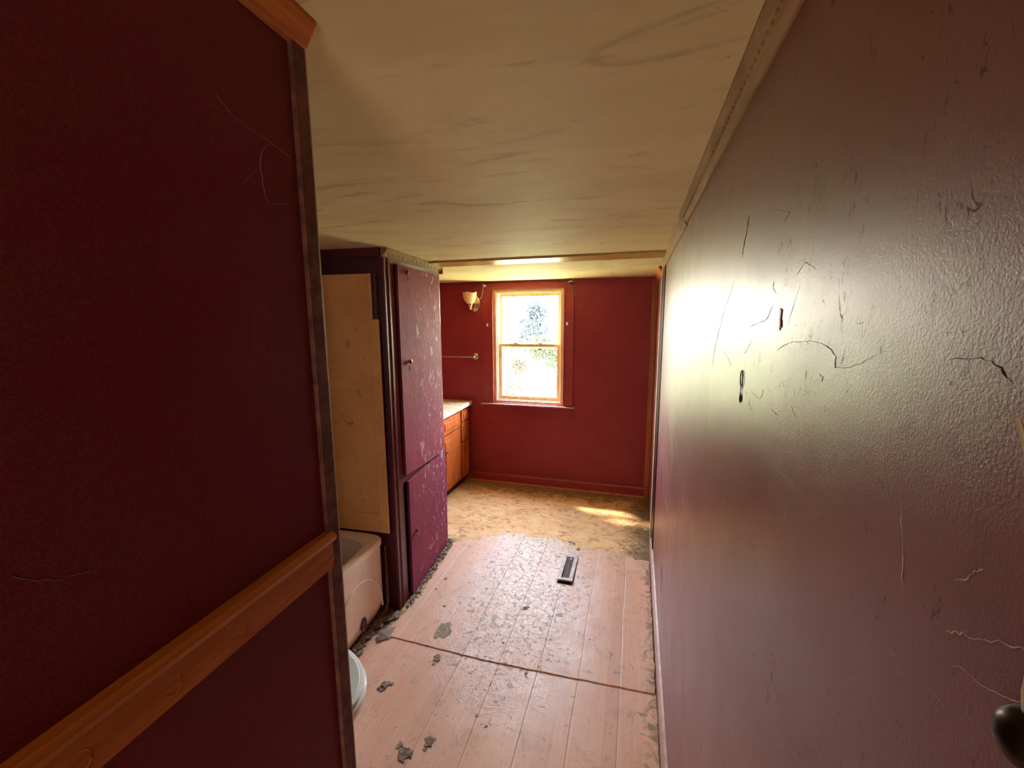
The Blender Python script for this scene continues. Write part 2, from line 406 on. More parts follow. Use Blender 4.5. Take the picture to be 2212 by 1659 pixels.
PR = Matrix.Translation((PX, .52, 0)) @ Matrix.Rotation(.036, 4, 'Z') @ Matrix.Translation((-PX, -.52, 0))
def part(o):      # the partition stands two degrees out of square
    o.data.transform(PR); return o
struct(part(MB().box((-.56, -1.4, 0), (PX, .516, ZC)).build('wall_partition', 'left')))
struct(MB().box((-1.62, -.2, 0), (-.50, -.1, ZC)).build('wall_toilet_nook', 'darkred'))
struct(MB().box((-.46, -1.4, 0), (XR, -1.34, ZC)).build('wall_rear', 'cream'))
# closet wall facing the camera at the end of the bathing nook
AR = math.radians(3.5)
def alc(o, x=0, y=0, z=0):
    o.location = Vector((-1.332, 2.07, 0))+Matrix.Rotation(AR, 3, 'Z') @ Vector((x, y, z)); o.rotation_euler = (0, 0, AR); return o
struct(alc(MB().box((-1.45, .004, 0), (-.006, .045, ZC)).build('wall_alcove', 'darkred')))

# vinyl sheets (flooring laid over the bare floor)
def ragged(pts, amp, step, seed):
    out = []; n = len(pts)
    for i in range(n):
        a = Vector(pts[i]+(0,)) if len(pts[i]) == 2 else Vector(pts[i][:2]+(0,)); am = pts[i][2] if len(pts[i]) == 3 else amp
        c = Vector(pts[(i+1) % n][:2]+(0,)); L = (c-a).length; m = max(1, int(L/step)); nn = Vector((-(c-a).y, (c-a).x, 0)).normalized()
        for j in range(m):
            p = a.lerp(c, j/m); q = p*14
            w = noise.noise(Vector((q.x, q.y, seed)))+.6*noise.noise(Vector((q.x*3.1, q.y*3.1, seed+3)))
            p = p+nn*am*w; out.append((p.x, p.y))
    return out
def sheet(name, pts, z0, z1, seed, mat='vinyl'):
    t = bmesh.new(); P = ragged(pts, .004, .02, seed)
    lo = [t.verts.new((x, y, z0)) for x, y in P]; hi = [t.verts.new((x, y, z1)) for x, y in P]; n = len(P)
    t.faces.new(hi); t.faces.new(lo[::-1])
    for i in range(n): t.faces.new((lo[i], lo[(i+1) % n], hi[(i+1) % n], hi[i]))
    bmesh.ops.recalc_face_normals(t, faces=t.faces[:]); mb = MB(); mb.join(t); return struct(mb.build(name, mat))
sheet('floor_covering_near', [(.150, -1.3, .003), (.150, 1.875, .002), (-1.33, 1.868, .02), (-1.40, 1.6, .02), (-1.40, -.1, .01), (-.56, -.1, .0), (-.56, .52, .0), (-.43, .52, 0), (-.43, -1.3, .0)], .0, .003, 2)
sheet('floor_covering_far', [(.146, 1.872, .006), (.150, 3.02, .07), (-.35, 3.10, .10), (-.9, 3.16, .10), (-1.33, 2.88, .02), (-1.26, 2.2, .03), (-1.30, 1.858, .003), (-.685, 1.842, .003), (-.20, 1.858, .003)], .003, .0075, 5)

# skirting boards and trims
struct(MB().prism([(YF, 0), (YF-.014, 0), (YF-.014, .085), (YF-.008, .102), (YF, .102)], 'x', -2.28, .165).build('baseboard_far', 'redtrim'))
struct(MB().prism([(YF-.014, 0.001), (YF-.026, 0.001), (YF-.022, .012), (YF-.014, .016)], 'x', -1.74, .13).build('trim_1', 'oak_y'))
struct(MB().prism([(XR, 0), (XR-.015, 0), (XR-.015, .085), (XR-.009, .10), (XR, .106)], 'y', -1.3, 3.20).build('baseboard_right', 'pinktrim'))
# unpainted corner post, drywall edge and dark stop at the far right corner
struct(MB().box((.125, YF-.022, .0), (XR, YF-.0005, ZC-.03), .003).build('trim_2', 'oak_z'))
struct(MB().box((XR-.009, 3.32, 0), (XR, 3.40, ZC-.02), .001).build('trim_3', 'cream'))
struct(MB().box((XR-.006, 3.02, .0), (XR-.0003, 3.319, ZC-.035), .001).build('trim_4', 'knob'))
# ceiling batten before the window
struct(MB().box((-1.40, 2.65, ZC-.012), (.145, 2.86, ZC-.0005), .002).build('trim_5', 'pine'))
# right crown: carved length, then a plain one
def crown(name, y0, y1, w, h, carved, mat, x0=XR, sgn=-1):
    prof = [(x0, ZC), (x0+sgn*w, ZC), (x0+sgn*w, ZC-.004), (x0+sgn*w*.55, ZC-h*.45), (x0+sgn*.005, ZC-h+.003), (x0+sgn*.004, ZC-h), (x0, ZC-h)]
    mb = MB().prism(prof, 'y', y0, y1)
    if carved:
        y = y0+.02; c = Vector((x0+sgn*w*.56, 0, ZC-h*.46))
        while y < y1-.02:
            mb.blob((c.x, y, c.z), .0045, 1, int(y*97), (.45, 1.5, .6), .3); y += .021
    return struct(mb.build(name, mat, smooth=carved))
crown('trim_6', -1.3, 1.80, .034, .026, True, 'crown')
crown('trim_7', 1.80, 3.30, .026, .038, False, 'crown')
struct(MB().prism([(XR, ZC-.03), (XR-.03, ZC-.001), (XR-.03, ZC-.008), (XR-.004, ZC-.055), (XR, ZC-.055)], 'y', 3.42, YF-.03).build('trim_8', 'oak_y'))
# partition: crown, chair rail with bead and leaf relief, corner batten
b = MB().prism([(PX, ZC), (PX+.026, ZC), (PX+.026, ZC-.006), (PX+.010, ZC-.030), (PX, ZC-.034)], 'y', -1.3, .519)
struct(part(b.build('trim_9', 'oak_y')))
b = MB().prism([(PX, 1.377), (PX+.009, 1.379), (PX+.010, 1.419), (PX+.007, 1.4215), (PX+.016, 1.424), (PX+.018, 1.431), (PX+.012, 1.4365), (PX, 1.437)], 'y', -1.3, .499)
y = -.2
while y < .48:
    t0 = [(PX+.0098, y+.032*math.sin(a)*.5, 1.398+.013*math.cos(a)) for a in [i*PI/7 for i in range(8)]]
    b.tube([(p[0]-.0004, p[1], p[2]) for p in t0], .0006, 6); b.tube([(PX+.0092, y-.02+i*.008, 1.392+.006*math.sin(i*1.1)) for i in range(7)], .0007, 6); y += .075
struct(part(b.build('trim_10', 'oak_y', smooth=True)))
struct(MB().box((PX-.002, .495, 0), (PX+.007, .519, ZC-.031), .0015).build('trim_11', 'mauve')); part(bpy.data.objects['trim_11'])
struct(MB().box((PX-.1185, .5165, 0), (PX+.0065, .5215, ZC-.001), .0008).build('trim_12', 'cream')); part(bpy.data.objects['trim_12'])  # pale end strip; its cream also paints in the window-lit edge
# alcove header moulding
struct(alc(MB().prism([(.0035, ZC), (-.021, ZC), (-.021, ZC-.008), (-.007, ZC-.045), (.0035, ZC-.05)], 'x', -1.45, -.004).build('trim_13', 'cab')))

# ------------------------------------------------------------------ window
w = struct(empty('window_1', (0, 0, 0)))
def frame(name, x0, x1, z0, z1, t, y0, y1, mat, parent, bev=.002, tb=None, tt=None):
    tb = tb or t; tt = tt or t; m = MB()
    m.box((x0, y0, z0), (x0+t, y1, z1), bev); m.box((x1-t, y0, z0), (x1, y1, z1), bev)
    m.box((x0+t-.001, y0+.001, z0), (x1-t+.001, y1-.001, z0+tb), bev); m.box((x0+t-.001, y0+.001, z1-tt), (x1-t+.001, y1-.001, z1), bev)
    return m.build(name, mat, parent)
frame('window_jamb', WX0, WX1, WZ0, WZ1, .030, YF+.004, YF+.14, 'jamb', w)
frame('inner_stop', WX0+.028, WX1-.028, WZ0+.028, WZ1-.028, .013, YF+.02, YF+.045, 'jamb', w)
up = frame('sash', WX0+.040, WX1-.040, 1.455, WZ1-.038, .034, YF+.085, YF+.112, 'jamb', w)
lo = frame('sash', WX0+.036, WX1-.036, WZ0+.030, 1.50, .040, YF+.048, YF+.076, 'jamb', w, tt=.030, tb=.045)
MB().box((WX0+.07, YF+.096, 1.48), (WX1-.07, YF+.099, WZ1-.06)).build('pane', 'glass', up)
MB().box((WX0+.07, YF+.060, WZ0+.06), (WX1-.07, YF+.063, 1.475)).build('pane', 'glass', lo)
for x in (-1.20, -.94): MB().box((x-.022, YF+.045, 1.499), (x+.022, YF+.078, 1.513), .005).build('sash_latch', 'jamb', lo)
b = MB()
b.box((-1.535, YF-.014, .885), (WX0-.001, YF, 2.07), .003); b.box((WX1+.001, YF-.014, .885), (-.592, YF, 2.07), .003); b.box((-1.535, YF-.015, 2.056), (-.592, YF, 2.108), .003)
b.box((-1.535, YF-.020, 2.100), (-.592, YF, 2.110), .002)
b.build('window_casing', 'redtrim', w)
frame('casing_bead', WX0-.012, WX1+.012, WZ0, WZ1+.012, .012, YF-.020, YF+.004, 'redtrim', w, .004)
MB().box((-1.56, YF-.045, .862), (-.575, YF+.02, .876), .003).build('window_sill', 'pinktrim', w)
MB().box((-1.535, YF-.012, .775), (-.592, YF, .861), .002).build('sill_apron', 'far', w)

# curtain hooks and brackets left on the casing
def hook(name, x, z, label, s=1.0):
    r = empty(name, (x, YF-.014, z), 0, label, 'hook', None)
    MB().box((-.010*s, -.004, -.016*s), (.010*s, .0005, .016*s), .001).build('plate', 'webw', r)
    MB().tube([(0, -.003, 0), (0, -.022, 0), (.006, -.030, .002), (.010, -.030, .014*s)], .0035*s, 8).build('prong', 'webw', r, True)
    return r
hook('curtain_hook', -1.485, 1.695, 'small pale curtain hook halfway up the left window casing')
hook('curtain_hook', -.657, 1.705, 'small pale curtain hook halfway up the right window casing')
r = empty('curtain_bracket', (-1.505, YF-.020, 2.09), 0, 'pale curtain bracket at the upper left corner of the window casing', 'bracket')
MB().box((-.018, -.006, -.012), (.018, 0, .012), .002).build('plate', 'webw', r); MB().tube([(0, -.004, 0), (0, -.05, 0), (0, -.055, .018)], .004).build('arm', 'nickel', r, True)
r = empty('curtain_bracket', (-.612, YF-.020, 2.10), 0, 'curled curtain bracket at the upper right corner of the window casing', 'bracket')
MB().box((-.015, -.006, -.02), (.015, 0, .02), .002).build('plate', 'tape', r); MB().tube([(-.012, -.006, -.012), (-.03, -.04, .0), (-.006, -.055, .012), (.012, -.05, -.004), (.018, -.055, .028)], .0045).build('arm', 'nickel', r, True)
tag(MB().tube([(-.555, 4.00, ZC), (-.556, 4.0, 2.08), (-.554, 4.0, 2.02), (-.556, 4.0, 1.965)], [.0018, .0016, .0018, .004]).build('hanging_thread', 'web'), 'thin dusty thread hanging from the ceiling right of the window', 'thread')
tag(MB().tube([(-1.505, YF-.06, 2.09), (-1.515, YF-.06, 2.02), (-1.535, YF-.055, 1.965), (-1.57, YF-.04, 1.94)], .0022).build('string', 'webw'), 'pale string running from the curtain bracket down to the wall lamp', 'string')

# ------------------------------------------------------------------ wall lamp and towel bar
r = empty('wall_lamp', (-1.625, YF, 1.915), 0, 'brass wall lamp with a peach frosted glass shade left of the window', 'lamp')
MB().lathe([(.0, 0), (.072, 0), (.074, .006), (.066, .014), (.045, .018), (.028, .03), (.0, .034)], (0, 0, 0), (0, -1, 0), 40, .82, 1.1).build('backplate', 'brass', r, True)
MB().tube([(0, -.025, -.01), (0, -.06, -.05), (-.004, -.10, -.058), (-.006, -.12, -.03)], .009, 12).build('arm', 'brass', r, True)
MB().lathe([(.0, -.03), (.016, -.03), (.024, -.016), (.028, 0), (.0, .004)], (-.006, -.12, -.012), (0, 0, 1), 24).build('holder', 'brass', r, True)
MB().lathe([(.0, 0), (.010, 0), (.013, -.012), (.006, -.024), (0, -.028)], (-.006, -.12, -.040), (0, 0, 1), 20).build('finial', 'brass', r, True)
t = bmesh.new(); rings = []
for (rad, h) in [(.024, -.008), (.045, .008), (.060, .035), (.068, .07), (.071, .105), (.068, .105), (.063, .07), (.055, .037), (.040, .012), (.015, .0)]:
    rings.append([t.verts.new((-.006+rad*math.cos(2*PI*k/32), -.12+rad*math.sin(2*PI*k/32), h+(.006*math.cos(4*2*PI*k/32) if h > .1 else 0))) for k in range(32)])
for i in range(len(rings)-1):
    for k in range(32): t.faces.new((rings[i][k], rings[i][(k+1) % 32], rings[i+1][(k+1) % 32], rings[i+1][k]))
bmesh.ops.recalc_face_normals(t, faces=t.faces[:]); MB().join(t).build('lamp_shade', 'frost', r, True)

r = empty('towel_bar', (-1.625, YF, 1.365), 0, 'metal towel bar on the red wall between the cupboard and the window', 'towel bar')
def rose(x):
    MB().lathe([(0, 0), (.034, 0), (.034, .006), (.024, .014), (.012, .018), (.012, .05), (.019, .056), (.021, .068), (.014, .08), (0, .083)], (x, 0, 0), (0, -1, 0), 28).build('post', 'nickel', r, True)
rose(0); rose(-.60)
MB().tube([(-.60+i*.6/24, -.066, 0) for i in range(25)], [.0075+.0012*(i % 4 == 2) for i in range(25)], 12).build('bar', 'nickel', r, True)

# ------------------------------------------------------------------ built-in cupboard
ANG = math.atan2(.83, -.072); CL = .833
c = empty('cupboard', (-1.332, 2.07, 0), ANG, 'tall maroon cupboard with a scuffed upper door and a smaller lower door', 'cupboard')
b = MB()
b.box((.062, .002, 0), (.08, .5, ZC-.001)); b.box((CL-.02, .002, 0), (CL, .5, ZC-.001)); b.box((.07, .48, 0), (CL-.02, .5, ZC-.001)); b.box((.07, .002, 0), (CL-.02, .48, .03)); b.box((.07, .002, .78), (CL-.02, .48, .80))
b.build('carcass', 'cab', c)
b = MB(); b.box((0, -.012, 0), (.115, .004, ZC-.001), .002); b.box((CL-.025, -.010, 0), (CL, .004, ZC-.001), .002)
b.box((.11, -.011, 2.05), (CL-.02, .004, ZC-.002), .001); b.box((.11, -.011, .765), (CL-.02, .004, .850), .001); b.box((.11, -.011, 0.0), (CL-.02, .004, .03), .001)
b.build('face_frame', 'cab', c)
MB().tube([(.038, -.013, .0), (.038, -.013, .8), (.038, -.013, ZC-.05)], .006, 8).build('corner_bead', 'mauve', c, True)
def panel(name, x0, x1, z0, z1, y, th, warp, mat, parent, sag=0):
    t = bmesh.new(); n = 16; mz = 40; g = {}
    for s_ in (0, 1):
        for i in range(n+1):
            for j in range(mz+1):
                u, v = i/n, j/mz
                yy = y-(th if s_ == 0 else 0)-warp*noise.noise(Vector((u*1.3, v*2.5, 1)))*(1)
                g[s_, i, j] = t.verts.new((x0+(x1-x0)*u, yy, z0+(z1-z0)*v-sag*u*(1-v)))
    for i in range(n):
        for j in range(mz):
            t.faces.new((g[0, i, j], g[0, i+1, j], g[0, i+1, j+1], g[0, i, j+1])); t.faces.new((g[1, i, j], g[1, i, j+1], g[1, i+1, j+1], g[1, i+1, j]))
    for i in range(n):
        for j in (0, mz): t.faces.new((g[0, i, j], g[1, i, j], g[1, i+1, j], g[0, i+1, j]))
    for j in range(mz):
        for i in (0, n): t.faces.new((g[0, i, j], g[0, i, j+1], g[1, i, j+1], g[1, i, j]))
    bmesh.ops.recalc_face_normals(t, faces=t.faces[:]); m = MB(); m.join(t); return m.build(name, mat, parent, True)
d1 = panel('door', .122, .775, .815, 2.062, -.014, .016, .004, 'door', c, .05)
d2 = panel('door', .150, .800, .012, .765, -.014, .016, .003, 'door', c)
def knob(x, z, parent):
    MB().lathe([(0, 0), (.008, 0), (.008, .004), (.015, .008), (.016, .013), (.009, .018), (0, .019)], (x, -.031, z), (0, -1, 0), 20).build('knob', 'redtrim', parent, True)
    MB().tube([(x+.012*math.sin(a)+.006, -.0325, z-.036-.018*math.cos(a)) for a in [i*.28-.2 for i in range(9)]], .0022, 6).build('scratch_arc', 'webw', parent, True)  # white scratch arc below the knob, raised as a thin tube
knob(.235, 2.030, d1); knob(.225, 1.500, d1); knob(.225, .405, d2)
# carved moulding under the ceiling
b = MB().prism([(0, ZC-.001), (-.036, ZC-.001), (-.036, ZC-.008), (-.024, ZC-.030), (-.010, ZC-.046), (0, ZC-.052)], 'x', -.006, CL+.014)
x = .03
while x < CL-.01:
    b.blob((x, -.026, ZC-.024), .012, 1, int(x*90), (.8, .4, .9), .3); b.blob((x+.028, -.021, ZC-.032), .008, 1, int(x*90)+1, (.9, .4, .8), .3); x += .062
b.build('crown_moulding', 'crown', c, True)
MB().box((CL, -.034, ZC-.055), (CL+.016, .05, ZC-.002), .002).build('moulding_return', 'crown', c)

# ------------------------------------------------------------------ tub surround and tub
r = alc(empty('shower_surround', (0, 0, 0), 0, 'stained tan shower surround panel behind the bathtub', 'shower wall'), -.068, -.010, .47)
MB().box((-1.36, -.004, .036), (.0, .012, 1.53), .002).build('back_panel', 'surround', r)
MB().box((-1.36, -.013, .036), (-.004, -.004, .150), .004).build('lower_ledge', 'surround', r)
MB().box((-.012, -.014, .036), (.045, -.0045, 1.285), .003).build('flange', 'surround', r)
MB().box((-.012, -.014, 1.286), (.010, -.0045, 1.53), .003).build('flange', 'surround', r)
MB().box((.011, -.006, 1.286), (.026, .010, 1.53)).build('slot_shade', 'black', r)  # solid black strip painting the shade of an open slot
MB().box((.0265, -.011, 1.286), (.036, .010, 1.53), .001).build('edge_strip', 'mauve', r)

tb = alc(empty('bathtub', (0, 0, 0), 0, 'grimy pale bathtub with an arched apron in the left nook', 'bathtub'), -.046, -.300, 0)
def sup(cx, cy, a, bb, z, n=48, p=4):
    L = []
    for k in range(n):
        t = 2*PI*k/n; co, si = math.cos(t), math.sin(t)
        L.append((cx+a*abs(co)**(2/p)*(1 if co > 0 else -1), cy+bb*abs(si)**(2/p)*(1 if si > 0 else -1), z))
    return L
cx0, cy0 = -.665, -.02
b = MB().loft([sup(cx0-.03, cy0, .632, .285, 0, p=14), sup(cx0-.01, cy0, .648, .285, .06, p=14), sup(cx0, cy0, .658, .285, .13, p=14), sup(cx0, cy0, .658, .285, .45, p=14), sup(cx0, cy0, .665, .290, .465, p=14), sup(cx0, cy0, .665, .290, .492, p=14), sup(cx0, cy0, .658, .283, .502, p=14),
               sup(cx0, cy0, .615, .24, .502, p=7), sup(cx0, cy0, .605, .228, .49, p=6), sup(cx0, cy0, .57, .205, .25, p=5), sup(cx0, cy0, .51, .17, .12, p=4), sup(cx0, cy0, .43, .12, .10, p=3)])
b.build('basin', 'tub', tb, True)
b = MB().tube([(-.0075, -.02+.23*math.cos(a), .09+.27*math.sin(a)) for a in [i*PI/24 for i in range(25)]], .006, 8)
b.build('apron_arch', 'tub', tb, True)
b = MB().tube([(-.006, .01+.022*math.sin(a)*.9, .115+.034*math.cos(a)) for a in [i*PI/7 for i in range(15)]], .008, 6)
b.blob((-.007, .01, .115), .02, 2, 3, (.2, .8, 1.3), .4); b.build('rust_patch', 'rust', tb, True)
# loose caulk strip beside the cupboard foot
tag(MB().tube([(-1.385, 2.040, .43), (-1.382, 2.038, .30), (-1.372, 2.02, .19), (-1.358, 2.0, .11), (-1.365, 1.985, .05), (-1.40, 1.95, .012)], [.006, .007, .008, .009, .008, .006], 8).build('caulk_strip', 'mauve'), 'loose peeling caulk strip between the bathtub and the cupboard foot', 'caulk strip')

# ------------------------------------------------------------------ toilet (facing +x)
TZ = empty('toilet', (-1.125, 1.09, 0), 0, 'white toilet with a dusty closed lid behind the dark partition', 'toilet')
def egg(ax, ay, z, ox=0, n=40):
    L = []
    for k in range(n):
        t = 2*PI*k/n; x = math.cos(t); y = math.sin(t)
        sx_ = ax if x > 0 else ax*.86
        L.append((ox+sx_*x, ay*y*(1-.10*x), z))
    return L
MB().loft([egg(.155, .125, 0, -.06), egg(.150, .12, .02, -.06), egg(.115, .095, .08, -.07), egg(.105, .09, .18, -.05), egg(.17, .15, .28, -.01), egg(.225, .195, .36, .0), egg(.236, .205, .395, .0), egg(.232, .20, .405, .0)]).build('bowl', 'porcelain', TZ, True)
MB().loft([egg(.236, .206, .4055), egg(.243, .213, .412), egg(.243, .213, .420), egg(.236, .207, .4255)]).build('seat', 'porcelain', TZ, True)
MB().loft([egg(.230, .201, .4275), egg(.238, .208, .433), egg(.235, .206, .441), egg(.222, .193, .4455)]).build('lid_rim', 'porcelain', TZ, True)
MB().loft([egg(.219, .190, .4457), egg(.216, .187, .4485)]).build('lid', 'lid', TZ, True)
tk = MB().box((-.49, -.22, .37), (-.30, .22, .74), .02).build('tank', 'porcelain', TZ, True)
MB().box((-.50, -.23, .741), (-.29, .23, .775), .01).build('tank_lid', 'porcelain', TZ, True)
MB().box((-.36, -.12, .20), (-.15, .12, .385), .03).build('tank_foot', 'porcelain', TZ, True)

# ------------------------------------------------------------------ vanity
v = empty('vanity_cabinet', (-1.725, 4.17, 0), 0, 'orange wooden vanity cabinet with drawers and doors beside the far wall', 'vanity')
# local: -y runs towards the camera, -x into the cabinet
VL = 1.18
MB().box((-.53, -VL, .09), (0, 0, .845), .001).build('carcass', 'oak_v', v)
MB().box((-.50, -VL+.01, 0), (-.045, -.01, .0895)).build('toe_kick', 'darkred', v)
b = MB(); b.box((0, -.018, .09), (.010, 0, .845), .001); b.box((0, -.245, .09), (.010, -.205, .845), .001); b.box((0, -.70, .09), (.010, -.66, .845), .001); b.box((0, -VL, .82), (.0095, 0, .845)); b.box((0, -VL, .09), (.0095, 0, .115))
b.build('face_frame', 'oak_v', v)
def raised(name, y0, y1, z0, z1, parent, kn=None, arch=False):
    m = MB(); m.box((.010, y0, z0), (.024, y1, z1), .003)
    o = m.build(name, 'oak_v', parent)
    q = MB(); iy = min(.045, (y1-y0)*.22); iz = min(.05, (z1-z0)*.24)
    q.box((.022, y0+iy, z0+iz), (.030, y1-iy, z1-iz), .006); q.build('raised_panel', 'oak_v', o)
    if kn: MB().lathe([(0, 0), (.007, 0), (.006, .012), (.014, .018), (.012, .026), (0, .029)], (.024, kn[0], kn[1]), (1, 0, 0), 16).build('knob', 'nickel', o, True)
    return o
raised('drawer', -.20, -.02, .700, .815, v, None); raised('drawer', -.20, -.02, .495, .690, v, None); raised('drawer', -.20, -.02, .12, .480, v, None)
raised('false_front', -.655, -.25, .665, .815, v); raised('door', -.655, -.25, .12, .650, v, (-.60, .50))
raised('door', -1.16, -.71, .12, .815, v, (-.76, .60))
tag(MB().box((-2.279, 2.97, .8455), (-1.672, YF-.002, .890), .008, 3).build('countertop', 'counter'), 'pale glossy countertop with a light front edge on top of the wooden vanity', 'countertop')

# ------------------------------------------------------------------ floor register
r = empty('floor_register', (-.404, 2.775, .008), math.radians(.4), 'rusty floor vent grille in a chipped pale frame on the vinyl floor', 'vent')
RW, RL = .052, .172
f_ = []
def rz(y): return max(0, (-y-.10))*.16        # front end lifts a little
t = MB()
for (x0, x1, y0, y1) in ((-RW, -.026, -RL, RL), (.026, RW, -RL, RL), (-.027, .027, .135, RL), (-.027, .027, -RL, -.135)):
    t.box((x0, y0, .002), (x1, y1, .008), .0015)
for vv in t.bm.verts: vv.co.z += rz(vv.co.y)
t.build('frame', 'regframe', r)
t = MB(); n = 27
for i in range(n):
    y = -.133+i*.266/(n-1); t.box((-.027, y-.0024, .0025), (.027, y+.0024, .0062))
t.box((-.0015, -.134, .0018), (.0015, .134, .0058))
for vv in t.bm.verts: vv.co.z += rz(vv.co.y)
t.build('grille', 'rust', r)
MB().box((-.026, -.134, .0005), (.026, .134, .0016)).build('duct_shade', 'black', r)  # black sheet standing in for the darkness of the duct
MB().box((-.050, -.188, .0006), (.046, -.165, .0022), .0006).build('gap_shade', 'black', r)  # black sheet painting the shade under the lifted frame end
MB().lathe([(0, 0), (.010, 0), (.009, .003), (0, .004)], (.006, .11, .0062), (0, 0, 1), 14).build('damper_wheel', 'regframe', r, True)

# ------------------------------------------------------------------ right wall: odds and ends
def wp(y, z, d=.0012): return (XR-d, y, z)
r = empty('wall_hook', (XR, .77, 1.662), 0, 'small black looped wire dangling on the glossy right wall', 'wire loop')
MB().tube([wp(.0+.0035*math.sin(a), .0+.010*math.cos(a), .0012+XR-0) for a in []] or [(-.0014, .0085*math.sin(a), -.010+.013*math.cos(a)) for a in [i*PI/10 for i in range(21)]], .0009, 8).build('loop', 'black', r, True)
MB().tube([(-.0014, .0018, -.023), (-.0016, .0006, -.033), (-.0014, .0022, -.045), (-.0014, .0008, -.050)], [.0006, .0006, .0013, .0005], 8).build('tail', 'black', r, True)
MB().tube([(-.0014, -.0018, -.023), (-.0016, -.0004, -.035), (-.0014, -.0030, -.043), (-.0014, -.0034, -.051)], [.0006, .0005, .0012, .0004], 8).build('tail', 'black', r, True)
r.name = 'wire_loop'
r = empty('tape_scrap', (XR, .602, 1.748), 0, 'torn brown scrap of tape stuck high on the right wall', 'tape')
b = MB(); b.prism([(-.004, .012), (.003, .014), (.002, .002), (.003, -.008), (-.003, -.013), (-.004, -.008), (-.008, -.010), (-.003, .001)], 'x', -.0012, -.0001); b.build('scrap', 'tape', r)
MB().prism([(-.0045, -.0002), (.0015, -.001), (-.0005, -.008), (-.006, -.008)], 'x', -.0018, -.0013).build('worn_patch', 'pinktrim', r)

